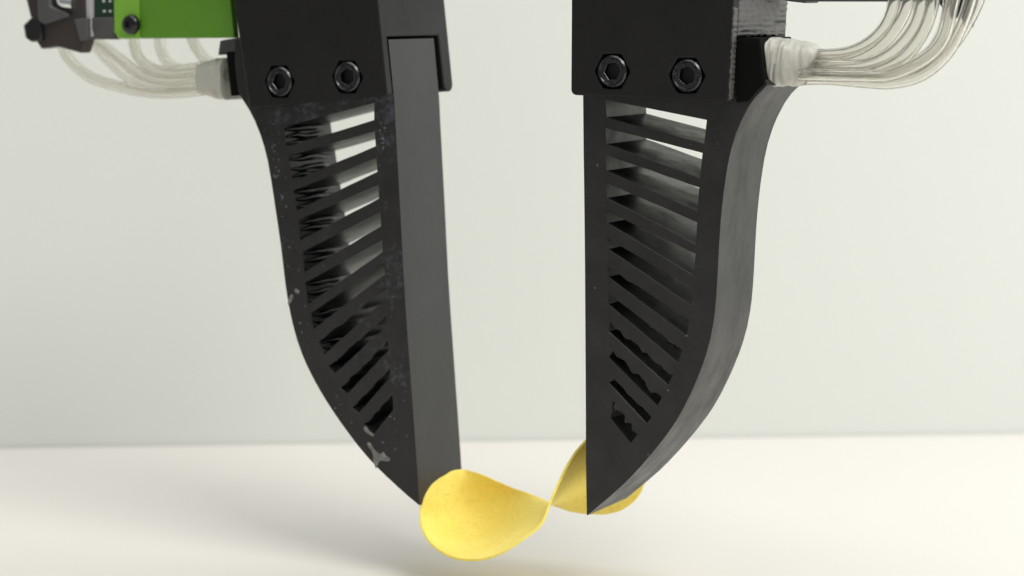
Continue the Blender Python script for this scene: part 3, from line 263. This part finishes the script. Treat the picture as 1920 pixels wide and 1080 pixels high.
def prism(bm, F, poly, w0, w1, holes=()):
    loops = [list(poly)] + [list(h) for h in holes]
    front, back, flat = [], [], []
    for lp in loops:
        front.append([bm.verts.new(F.v(u, w0, z)) for u, z in lp])
        back.append([bm.verts.new(F.v(u, w1, z)) for u, z in lp])
    tris = tessellate_polygon([[Vector((u, z, 0)) for u, z in lp] for lp in loops]) if (holes or len(poly) > 4) else None
    fl = [v for lp in front for v in lp]; bl = [v for lp in back for v in lp]
    if tris is None:
        bm.faces.new(fl); bm.faces.new(bl[::-1])
    else:
        for t in tris:
            try:
                bm.faces.new([fl[i] for i in t]); bm.faces.new([bl[i] for i in reversed(t)])
            except ValueError: pass
    for f, b_ in zip(front, back):
        n = len(f)
        for i in range(n):
            bm.faces.new((f[i], b_[i], b_[(i + 1) % n], f[(i + 1) % n]))
    return front, back

def catmull(pts, n=8):
    p = [Vector(q) for q in pts]; p = [2 * p[0] - p[1]] + p + [2 * p[-1] - p[-2]]
    out = []
    for i in range(1, len(p) - 2):
        for k in range(n):
            t = k / n; a, b_, c, d = p[i - 1:i + 3]
            out.append(.5 * (2 * b_ + (c - a) * t + (2 * a - 5 * b_ + 4 * c - d) * t * t + (3 * b_ - a - 3 * c + d) * t ** 3))
    out.append(p[-2]); return out

def sweep(bm, F, path, radii, sides=16, flip=False, cap=True, shape=None, rough=0, seed=0):
    rings = []
    nrm = None
    for i, q in enumerate(path):
        t = (path[min(i + 1, len(path) - 1)] - path[max(i - 1, 0)]).normalized()
        if nrm is None:
            nrm = t.cross(Vector((0, 1, 0))).normalized()
        nrm = (nrm - t * nrm.dot(t)).normalized(); bn = t.cross(nrm)
        ra, rb = radii[i] if isinstance(radii[i], tuple) else (radii[i], radii[i])
        ring = []
        for k in range(sides):
            a = 2 * math.pi * k / sides
            ca, sa = math.cos(a), math.sin(a)
            if shape: ca, sa = math.copysign(abs(ca) ** shape, ca), math.copysign(abs(sa) ** shape, sa)
            d = 1 + (rough * noise.noise(Vector((i * .55 + seed, ca * 1.7, sa * 1.7))) if rough else 0)
            pt = q + nrm * ca * ra * d + bn * sa * rb * d
            ring.append(bm.verts.new(F.v(*pt)))
        rings.append(ring)
    for a, b_ in zip(rings, rings[1:]):
        for k in range(sides):
            f = (a[k], b_[k], b_[(k + 1) % sides], a[(k + 1) % sides])
            bm.faces.new(f[::-1] if flip else f)
    if cap:
        bm.faces.new(rings[0]); bm.faces.new(rings[-1][::-1])
    return rings

# ------------------------------------------------------------------ setting
WALL_YAW = R(4.3)
bm = bmesh.new()
def wallpt(x, off=0.0): return (x, .2525 + x * math.tan(WALL_YAW) + off)
x0, x1 = -1.8, 1.8
bottom = [bm.verts.new((*wallpt(x0), -.02)), bm.verts.new((*wallpt(x1), -.02))]
top = [bm.verts.new((*wallpt(x0), 1.6)), bm.verts.new((*wallpt(x1), 1.6))]
b2 = [bm.verts.new((*wallpt(x0, .1), -.02)), bm.verts.new((*wallpt(x1, .1), -.02))]
t2 = [bm.verts.new((*wallpt(x0, .1), 1.6)), bm.verts.new((*wallpt(x1, .1), 1.6))]
for f in ((bottom[0], bottom[1], top[1], top[0]), (b2[1], b2[0], t2[0], t2[1]), (top[0], top[1], t2[1], t2[0]),
          (bottom[1], bottom[0], b2[0], b2[1]), (bottom[0], top[0], t2[0], b2[0]), (bottom[1], b2[1], t2[1], top[1])):
    bm.faces.new(f)
wall = finish('wall', bm, M['wall'], smooth=False)
wall['kind'] = 'structure'; wall['label'] = 'plain pale off-white wall behind the gripper'
bm = bmesh.new()
pts = [(-1.6, -1.1), (1.6, -1.1), (1.6, wallpt(1.6, -.0008)[1]), (-1.6, wallpt(-1.6, -.0008)[1])]
lo = [bm.verts.new((x, y, -.03)) for x, y in pts]; hi = [bm.verts.new((x, y, 0)) for x, y in pts]
bm.faces.new(hi); bm.faces.new(lo[::-1])
for i in range(4): bm.faces.new((lo[i], lo[(i + 1) % 4], hi[(i + 1) % 4], hi[i]))
table = finish('tabletop', bm, M['table'], smooth=False)
table['kind'] = 'structure'; table['label'] = 'smooth cream white table top under the held chip'

# ------------------------------------------------------------------ gripper jaws
def lerp(a, b_, t): return a + (b_ - a) * t

def make_mount(root, F, D, screws, round_corner):
    (ltu, ltz), (lbu, lbz) = D['left']; (rtu, rtz), (rbu, rbz) = D['right']
    prof = [(-3.5, 'top'), (-3.5, 'plate'), (0, 'plate'), (0, 'block'), (32, 'block'), (32, 'back'), (38, 'back'), (38, 'top')]
    zl = dict(top=ltz, plate=lbz, block=D['block'][0], back=D['back'][0])
    zr = dict(top=rtz, plate=rbz, block=D['block'][1], back=D['back'][1])
    bm = bmesh.new()
    def edge(z, t, b_): return lerp(t[0], b_[0], (z - t[1]) / (b_[1] - t[1]))
    L = [bm.verts.new(F.v(edge(zl[k], (ltu, ltz), (lbu, lbz)), w, zl[k])) for w, k in prof]
    Rr = [bm.verts.new(F.v(edge(zr[k], (rtu, rtz), (rbu, rbz)), w, zr[k])) for w, k in prof]
    n = len(prof)
    for i in range(n): bm.faces.new((L[i], L[(i + 1) % n], Rr[(i + 1) % n], Rr[i]))
    # side walls as the three bars of the U
    for V in (L, Rr):
        bm.faces.new((V[0], V[3], V[4], V[7])) if False else None
    for V in (L, Rr):
        bm.faces.new(V)
    bmesh.ops.recalc_face_normals(bm, faces=bm.faces)
    bm.edges.ensure_lookup_table()
    corner = [e for e in bm.edges if {e.verts[0], e.verts[1]} in [set((V[1], V[2])) for V in round_corner(L, Rr)]]
    if corner:
        bmesh.ops.bevel(bm, geom=corner, offset=1.6 * MM, segments=5, affect='EDGES', profile=.5)
    bm.verts.ensure_lookup_table()
    tips = [e for e in bm.edges if e.is_valid and abs(e.verts[0].co.y - e.verts[1].co.y) < 1e-6 and min(e.verts[0].co.y, e.verts[1].co.y) > (31 - F.o.y) * MM
            and max(v.co.z for v in e.verts) < F.v(0, 0, max(zl['back'], zr['back']) + .5).z and abs(e.verts[0].co.x - e.verts[1].co.x) > .02]
    if tips: bmesh.ops.bevel(bm, geom=tips, offset=2.6 * MM, segments=5, affect='EDGES', profile=.5)
    o = finish('mounting_block', bm, M['mount'], root, bevel=0)
    # hexagonal pockets for the screw heads
    bc = bmesh.new()
    for (u, z), rot in screws:
        vs = []
        for w in (-6, -1.2):
            vs.append([bc.verts.new(F.v(u + 5.85 * math.cos(rot + a * math.pi / 3), w, z + 5.85 * math.sin(rot + a * math.pi / 3))) for a in range(6)])
        bc.faces.new(vs[0]); bc.faces.new(vs[1][::-1])
        for i in range(6): bc.faces.new((vs[0][i], vs[1][i], vs[1][(i + 1) % 6], vs[0][(i + 1) % 6]))
    bmesh.ops.recalc_face_normals(bc, faces=bc.faces)
    me = bpy.data.meshes.new('cutter'); bc.to_mesh(me); bc.free()
    cut = bpy.data.objects.new('cutter', me); C.objects.link(cut); cut.parent = root
    md = o.modifiers.new('pockets', 'BOOLEAN'); md.operation = 'DIFFERENCE'; md.object = cut; md.solver = 'EXACT'
    bpy.context.view_layer.update()
    dg = bpy.context.evaluated_depsgraph_get()
    new = bpy.data.meshes.new_from_object(o.evaluated_get(dg))
    o.modifiers.clear(); o.data = new; new.name = 'mounting_block'
    bpy.data.objects.remove(cut); bpy.data.meshes.remove(me)
    new.shade_smooth(); new.set_sharp_from_angle(angle=R(25))
    bv = o.modifiers.new('edge', 'BEVEL'); bv.width = .55 * MM; bv.segments = 3; bv.limit_method = 'ANGLE'; bv.angle_limit = R(40)
    return o

def make_screw(root, F, u, z, rot):
    """socket head screw: knurled rim, flat ring, hexagonal socket"""
    bm = bmesh.new(); N = 48
    prof = [(4.5, -1.25), (4.75, -1.25), (4.75, -3.3), (4.35, -3.8), (4.0, -3.8), (3.75, -3.45), (2.95, -3.45)]
    rings = []
    for j, (r, w) in enumerate(prof):
        ring = []
        for k in range(N):
            a = 2 * math.pi * k / N
            rr = r + (.09 if (k % 2 and j in (1, 2)) else 0)
            ring.append(bm.verts.new(F.v(u + rr * math.cos(a), w, z + rr * math.sin(a))))
        rings.append(ring)
    def hexr(a, ap):
        a = (a - rot) % (math.pi / 3) - math.pi / 6
        return ap / math.cos(a)
    for ap, w in ((2.4, -3.45), (2.25, -3.25), (2.25, -1.5)):
        ring = []
        for k in range(N):
            a = 2 * math.pi * k / N; rr = hexr(a, ap)
            ring.append(bm.verts.new(F.v(u + rr * math.cos(a), w, z + rr * math.sin(a))))
        rings.append(ring)
    for a_, b_ in zip(rings, rings[1:]):
        for k in range(N): bm.faces.new((a_[k], b_[k], b_[(k + 1) % N], a_[(k + 1) % N]))
    bm.faces.new(rings[0][::-1])
    o = finish('screw', bm, M['steel'], root, angle=25)
    # floor of the socket
    bs = bmesh.new()
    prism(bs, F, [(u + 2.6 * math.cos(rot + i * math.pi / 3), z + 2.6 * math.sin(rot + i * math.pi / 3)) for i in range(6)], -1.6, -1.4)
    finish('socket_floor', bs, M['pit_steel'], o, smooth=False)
    # little wedge marks stamped round the socket
    bk = bmesh.new()
    for i in range(6):
        a = rot + i * math.pi / 3 + .3
        for sgn in (1,):
            c = Vector((math.cos(a), math.sin(a))); t = Vector((-c.y, c.x))
            q = [c * 2.85 - t * .3, c * 3.65 - t * .55, c * 3.65 + t * .55, c * 2.85 + t * .3]
            prism(bk, F, [(u + p.x, z + p.y) for p in q], -3.62, -3.4)
    finish('grip_mark', bk, M['steel'], o, smooth=False)
    return o

def rib_between(bm, F, s0, s1, ends=.9, rag=0, gap=1.5, seed=0):
    """bar between two neighbouring openings, run a little into the walls at both ends"""
    tl, tr, br, bl = Vector(s0[3]), Vector(s0[2]), Vector(s1[1]), Vector(s1[0])
    dt = (tr - tl).normalized() * ends; db = (br - bl).normalized() * ends
    n = 26 if rag else 8
    up = [lerp(tl - dt, tr + dt, i / n) for i in range(n + 1)]
    dn = [lerp(bl - db, br + db, i / n) for i in range(n + 1)]
    nrm = Vector((-dt.y, dt.x)).normalized()
    for i in range(1, n):
        e = min(1, i / 4, (n - i) / 4)
        up[i] = up[i] + nrm * random.uniform(-.08, .08)
        f = max(0, noise.noise(Vector((i * .23, seed * 3.7, 1))) + .25 + .35 * noise.noise(Vector((i * .9, seed, 5))))
        dn[i] = dn[i] - nrm * (f * rag * gap * e) + nrm * random.uniform(-.08, .08)
    poly = [(p.x, p.y) for p in up] + [(p.x, p.y) for p in reversed(dn)]
    prism(bm, F, poly, .17, 27.9)

def make_finger(root, F, outline, slots, m, ragged={}):
    lchain, rchain = [], []
    for s in slots:
        lchain += [s[0], s[3]]; rchain += [s[1], s[2]]
    hole = lchain + rchain[::-1]
    bm = bmesh.new()
    prism(bm, F, outline, .12, 28.0, [hole])
    fo = finish('soft_finger', bm, m, root, bevel=.14, segs=2, angle=30)
    for i, (a, b_) in enumerate(zip(slots, slots[1:])):
        gap = (Vector(b_[0]) - Vector(b_[3])).length * .8
        bm = bmesh.new(); rib_between(bm, F, a, b_, rag=ragged.get(i, 0), gap=gap, seed=i + len(outline))
        finish('rib', bm, m, fo, bevel=.07, segs=1, angle=30)
    return fo

def blob(bm, F, poly, w0, h):
    """thin irregular smear lying on the face at depth w0"""
    c = Vector((sum(p[0] for p in poly) / len(poly), sum(p[1] for p in poly) / len(poly)))
    o = [bm.verts.new(F.v(u, w0, z)) for u, z in poly]
    inn = []
    for u, z in poly:
        q = c.lerp(Vector((u, z)), .8); inn.append(bm.verts.new(F.v(q.x, w0 - h, q.y)))
    n = len(poly)
    for i in range(n): bm.faces.new((o[i], o[(i + 1) % n], inn[(i + 1) % n], inn[i]))
    for t in tessellate_polygon([[Vector((*p, 0)) for p in poly]]):
        bm.faces.new([inn[i] for i in t])
    bm.faces.new(o[::-1])

def specks(root, F, pts, m, w0, rmin, rmax):
    bm = bmesh.new()
    for u, z in pts:
        r = rmin + (rmax - rmin) * random.random() ** 2.5
        k = random.randint(5, 7); ph = random.random() * 6
        st = random.uniform(.6, 1.6)
        blob(bm, F, [(u + r * st * math.cos(ph + i * 2 * math.pi / k) * random.uniform(.6, 1.2),
                      z + r / st * math.sin(ph + i * 2 * math.pi / k) * random.uniform(.6, 1.2)) for i in range(k)], w0, .05)
    o = finish('dust_specks', bm, m, root, smooth=False); o['kind'] = 'stuff'
    return o

def inside(pt, poly):
    x, y = pt; c = False; j = len(poly) - 1
    for i in range(len(poly)):
        if (poly[i][1] > y) != (poly[j][1] > y) and x < (poly[j][0] - poly[i][0]) * (y - poly[i][1]) / (poly[j][1] - poly[i][1]) + poly[i][0]: c = not c
        j = i
    return c

# left jaw
org = (LEFT_MOUNT['left'][1][0] + 17, 14, LEFT_MOUNT['left'][1][1])
F = Frame(org)
left = base('gripper_jaw', org, 'left gripper jaw with dust-flecked slotted black finger and a hooked back plate', 'gripper jaw', 'pair of soft gripper jaws')
make_mount(left, F, LEFT_MOUNT, [(p, R(0)) for p in LEFT_SCREWS], lambda L, Rr: [])
for (u, z), rot in zip(LEFT_SCREWS, (.2, .65)): make_screw(left, F, u, z, rot)
lf = make_finger(left, F, LEFT_FINGER, LEFT_SLOTS, M['rubber_dusty'], {6: .25, 7: .35, 8: .35, 9: .2, 10: .2})
hole = [q for s in LEFT_SLOTS for q in (s[0], s[3])] + [q for s in reversed(LEFT_SLOTS) for q in (s[2], s[1])]
sp = [p for p in SPECKS if inside(p, LEFT_FINGER) and not inside(p, hole)]
specks(lf, F, sp, M['speck'], .11, .1, .5)
for q in SMEAR:
    ring = [Vector((*p, 0)) for p in q]; ring = ring[-1:] + ring + ring[:2]
    q = [(p.x + .12 * noise.noise(p * 2), p.y + .12 * noise.noise(p * 2.3)) for p in catmull(ring, 4)[4:-5]]
    cx_, cz_ = sum(p[0] for p in q) / len(q), sum(p[1] for p in q) / len(q)
    q = [(lerp(cx_, p[0], .82), lerp(cz_, p[1], .82)) for p in q]
    bm = bmesh.new(); blob(bm, F, q, .11, .1)
    finish('glue_smear', bm, M['dust'], lf, angle=60)
bm = bmesh.new(); prism(bm, F, LEFT_DARK_STRIP, 3, 24); finish('dark_gap_fill', bm, M['pit'], left, bevel=.3)  # plain near-black strip beside the plug
bm = bmesh.new(); prism(bm, F, ARM, 8, 20); finish('support_arm', bm, M['grey'], left, bevel=.4)

# glossy runs of glue along the inner wall, seen through the upper openings
for i, s_ in enumerate(LEFT_SLOTS[:9]):
    for j in range(3):
        t = (.14, .5, .86)[j] + .12 * noise.noise(Vector((i * 2.3, j * 4.1, 3)))
        u0 = lerp(s_[0][0], s_[3][0], t); z0 = lerp(s_[0][1], s_[3][1], t)
        bm = bmesh.new()
        path = catmull([Vector((u0 + .1 + .3 * noise.noise(Vector((i * 3, j * 5, k * .8))), .9 + k * 5.2, z0 + .9 * noise.noise(Vector((i * 7, j, k * .6))))) for k in range(6)], 4)
        n_ = len(path)
        rr = [(1.15 + .5 * noise.noise(Vector((i, j * 9, k * .17)))) * min(1, .4 + k * .12, .15 + (n_ - 1 - k) * .12) for k in range(n_)]
        sweep(bm, F, path, rr, 10)
        finish('glue_run', bm, M['black'], lf, angle=60)

# right jaw
org = (RIGHT_MOUNT['left'][1][0] + 17, 14, RIGHT_MOUNT['left'][1][1])
F = Frame(org)
right = base('gripper_jaw', org, 'right gripper jaw with clean slotted black finger and rough layered block side', 'gripper jaw', 'pair of soft gripper jaws')
make_mount(right, F, RIGHT_MOUNT, [(p, R(0)) for p in RIGHT_SCREWS], lambda L, Rr: [L, Rr])
for (u, z), rot in zip(RIGHT_SCREWS, (.1, .4)): make_screw(right, F, u, z, rot)
rf = make_finger(right, F, RIGHT_FINGER, RIGHT_SLOTS, M['rubber'], {5: .3, 6: .7, 7: .9, 8: .95, 9: .4, 10: .8})
specks(rf, F, [p for p in RIGHT_SPECKS if inside(p, RIGHT_FINGER)], M['speck'], .11, .1, .4)
for i in (7, 8, 9, 11):
    s_ = RIGHT_SLOTS[i]
    for j in range(2):
        t = random.uniform(.45, .9); 
        a_, b_ = Vector(s_[0]).lerp(Vector(s_[1]), t), Vector(s_[3]).lerp(Vector(s_[2]), t)
        c_ = a_.lerp(b_, .35); dr = (Vector(s_[1]) - Vector(s_[0])).normalized()
        bm = bmesh.new()
        path = catmull([Vector((c_.x + dr.x * q_ * .9 + random.uniform(-.15, .15), 3.2 + random.uniform(-.6, .8), c_.y + dr.y * q_ * .9 + random.uniform(-.15, .15))) for q_ in (-2, -1, 0, 1, 2)], 3)
        n_ = len(path)
        sweep(bm, F, path, [(.75 + .3 * noise.noise(Vector((i, j * 4, k * .5)))) * min(1, .3 + k * .2, .3 + (n_ - 1 - k) * .2) for k in range(n_)], 10)
        finish('glue_lump', bm, M['black'], rf, angle=60)
bm = bmesh.new(); prism(bm, F, RIGHT_CAVITY_SHADE, -.6, 24); finish('dark_gap_fill', bm, M['pit'], right, bevel=.3)  # near-black block painting in the shade between plate and plug

def rough_side(root, F, D, w0, w1, zt, zb, nw, nz, name, amp):
    (tu, tz), (bu, bz) = D['right']
    bm = bmesh.new(); g = []
    for j in range(nz + 1):
        row = []
        for i in range(nw + 1):
            w = lerp(w0, w1, i / nw); z = lerp(zt, zb, j / nz)
            u = lerp(tu, bu, (z - tz) / (bz - tz))
            e = (j in (0, nz)) or (i in (0, nw))
            d = -.2 if e else .22 + amp * (.6 * math.sin(z * 2 * math.pi / 1.5 + 1.2 * noise.noise(Vector((w * .08, z * .3, 3)))) + 1.2 * noise.noise(Vector((w * .07, z * 1.3, 1))) + .5 * noise.noise(Vector((w * .35, z * 1.6, 7))))
            row.append(bm.verts.new(F.v(u + d, w + (0 if not e else .4 * noise.noise(Vector((z * 1.3, w, 2)))), z + (0 if not e else .5 * noise.noise(Vector((w * .6, z, 5)))))))
        g.append(row)
    for j in range(nz):
        for i in range(nw): bm.faces.new((g[j][i], g[j][i + 1], g[j + 1][i + 1], g[j + 1][i]))
    bmesh.ops.recalc_face_normals(bm, faces=bm.faces)
    if sum((f.normal.x for f in bm.faces)) < 0: bmesh.ops.reverse_faces(bm, faces=bm.faces)
    return finish(name, bm, M['ridged'], root, angle=80, recalc=False)
rough_side(right, F, RIGHT_MOUNT, .2, 37.6, RIGHT_MOUNT['right'][0][1], RIGHT_MOUNT['block'][1] - .3, 60, 120, 'printed_layers', .34)
rough_side(right, F, RIGHT_MOUNT, -3.3, -.2, RIGHT_MOUNT['block'][1] + 8, RIGHT_MOUNT['right'][1][1] + .6, 8, 70, 'rough_edge', .22)

# ------------------------------------------------------------------ air tubes
def bundle(tubes, plug, label, plug_r, seed, r_out, r_in):
    org = plug[0]; F = Frame(org)
    root = base('air_tube_bundle', org, label, 'air tubes', 'bundles of clear air tubes')
    bm = bmesh.new()
    path = catmull(plug, 6)
    rad = []
    n = len(plug)
    for i in range(len(path)):
        t = i / (len(path) - 1) * (n - 1); k = min(int(t), n - 2)
        a, b_ = plug_r[k], plug_r[k + 1]
        rad.append((lerp(a[0], b_[0], t - k), lerp(a[1], b_[1], t - k)))
    sweep(bm, F, path, rad, 28, shape=.55, rough=.12, seed=seed)
    finish('glue_plug', bm, M['glue'], root, angle=55)
    for t in tubes:
        bm = bmesh.new(); p = catmull(t, 7)
        a = sweep(bm, F, p, [r_out] * len(p), 18, cap=False)
        b_ = sweep(bm, F, p, [r_in] * len(p), 18, flip=True, cap=False)
        for A, B in ((a[0], b_[0]), (a[-1], b_[-1])):
            for k in range(18): bm.faces.new((A[k], A[(k + 1) % 18], B[(k + 1) % 18], B[k]))
        finish('tube', bm, M['tube'], root, angle=60)
    return root
bundle(LEFT_TUBES, LEFT_PLUG, 'clear air tubes glued into the left jaw below the green panel',
       [(7.0, 8.5), (6.8, 8.5), (6.2, 8), (5.2, 7.5)], 3, 1.95, 1.15)
bundle(RIGHT_TUBES, RIGHT_PLUG, 'clear air tubes fanning upward out of the right jaw',
       [(6.9, 9), (7.0, 9.5), (6.9, 9.5), (6.8, 9), (6.6, 8.5), (6.2, 8), (5.2, 7.5), (4.2, 6.5)], 9, 1.85, 1.15)

# ------------------------------------------------------------------ green electronics housing
org = (PANEL[3][0], 4, PANEL[3][1]); F = Frame(org)
hs = base('control_housing', org, 'green sheet metal housing with black screw beside the left jaw', 'housing')
bm = bmesh.new(); prism(bm, F, PANEL, 2, 5); finish('green_panel', bm, M['green'], hs, bevel=.35)
bm = bmesh.new(); prism(bm, F, PANEL_FOLD, 1.2, 5.2); finish('folded_flange', bm, M['green_edge'], hs, bevel=.8, segs=3)
u, z = PANEL_SCREW
bm = bmesh.new(); N = 32; rings = []
for r, w in ((3.3, 1.25), (3.3, .2), (3.0, -.6), (2.3, -1.1), (1.2, -1.2), (1.1, -.4)):
    rings.append([bm.verts.new(F.v(u + r * math.cos(2 * math.pi * k / N), w, z + r * math.sin(2 * math.pi * k / N))) for k in range(N)])
for a, b_ in zip(rings, rings[1:]):
    for k in range(N): bm.faces.new((a[k], b_[k], b_[(k + 1) % N], a[(k + 1) % N]))
bm.faces.new(rings[0][::-1]); bm.faces.new(rings[-1])
finish('screw', bm, M['black'], hs, angle=40)
bm = bmesh.new(); prism(bm, F, BOARD, 2.5, 4.2); bo = finish('circuit_board', bm, M['board'], hs, bevel=.1, segs=1)
for u, z in PINS:
    bm = bmesh.new(); prism(bm, F, [(u + .42 * math.cos(a * math.pi / 4), z + .42 * math.sin(a * math.pi / 4)) for a in range(8)], 1.9, 2.6)
    finish('pin', bm, M['pin'], bo)
bm = bmesh.new(); prism(bm, F, CONNECTOR, 1.4, 4); finish('connector', bm, M['grey'], hs, bevel=.5)
bm = bmesh.new(); prism(bm, F, STRIP, .8, 3); finish('metal_strip', bm, M['light_grey'], hs, bevel=.3)

# ------------------------------------------------------------------ clamp at the far left
org = (CLAMP[4][0], 8, CLAMP[4][1]); F = Frame(org)
cl = base('cable_clamp', org, 'black angular clamp gripping a shiny metal band at the far left', 'clamp')
bm = bmesh.new(); prism(bm, F, CLAMP, 0, 5); finish('clamp_body', bm, M['brown'], cl, bevel=.5)
bm = bmesh.new(); prism(bm, F, CLAMP_NUT, -1.5, 5); finish('nut', bm, M['black'], cl, bevel=.6)
bm = bmesh.new(); prism(bm, F, CLAMP_SIDE, -.9, 4); finish('side_tab', bm, M['grey'], cl, bevel=.4)
bm = bmesh.new(); prism(bm, F, CLAMP_CUFF, -1.6, 4); finish('cuff', bm, M['grey'], cl, bevel=.8)
bm = bmesh.new()
path = catmull([(CYLINDER[0][0], 2.2, CYLINDER[0][1]), (CYLINDER[1][0] - 1.6, 1.2, CYLINDER[1][1] + 2), (CYLINDER[1][0], .2, CYLINDER[1][1]), (CYLINDER[2][0], -.6, CYLINDER[2][1] - .6)], 6)
sweep(bm, F, path, [(2.4, 2.0)] * len(path), 20); finish('metal_band', bm, M['chrome'], cl)

# ------------------------------------------------------------------ dark valve board above the right tubes
org = (TOP_BOARD[2][0], 26, TOP_BOARD[2][1]); F = Frame(org)
vb = base('valve_bracket', org, 'dark bracket edge at the top right behind the fanned tubes', 'bracket')
bm = bmesh.new(); prism(bm, F, TOP_BOARD, 24, 34); finish('bracket_plate', bm, M['grey'], vb, bevel=.3)
bm = bmesh.new(); prism(bm, F, TOP_WEDGE, 26, 28); finish('wedge', bm, M['black'], vb, bevel=.4)

# ------------------------------------------------------------------ potato chip
# CHIP is a net of points over the curled slice: columns run from the left fingertip to the right one
org = CHIP[20][6]; org = (org[0], org[1], org[2] - 10); F = Frame(org)
bm = bmesh.new()
NS, NT = len(CHIP), len(CHIP[0])
def refine(row, n):
    return catmull(row, n)
cols = [refine(r, 3) for r in CHIP]
cols = list(zip(*[refine(list(r), 3) for r in zip(*cols)]))
def wob(p):
    return p + Vector((0, 0, .28 * noise.noise(p * .11) + .1 * noise.noise(p * .33)))
first = bm.verts.new(F.v(*cols[0][0])); last = bm.verts.new(F.v(*cols[-1][0]))
rows = [[bm.verts.new(F.v(*wob(p))) for p in c] for c in cols[1:-1]]
m_ = len(rows[0])
for k in range(m_ - 1):
    bm.faces.new((first, rows[0][k], rows[0][k + 1])); bm.faces.new((last, rows[-1][k + 1], rows[-1][k]))
for c, d in zip(rows, rows[1:]):
    for k in range(m_ - 1): bm.faces.new((c[k], d[k], d[k + 1], c[k + 1]))
chip = finish('potato_chip', bm, M['chip'], angle=80)
sol = chip.modifiers.new('thickness', 'SOLIDIFY'); sol.thickness = .75 * MM; sol.offset = 0
bv = chip.modifiers.new('rim', 'BEVEL'); bv.width = .35 * MM; bv.segments = 2; bv.limit_method = 'ANGLE'; bv.angle_limit = R(50)
u, w, z = [v * MM for v in org]
chip.location = (u * math.cos(YAW) + w * math.sin(YAW), -u * math.sin(YAW) + w * math.cos(YAW), EYE + z)
chip.rotation_euler = (0, 0, -YAW)
chip['label'] = 'curled yellow potato chip pinched between the two black fingertips'
chip['category'] = 'potato chip'
for o in list(C.objects):
    if '_org' in o: del o['_org']
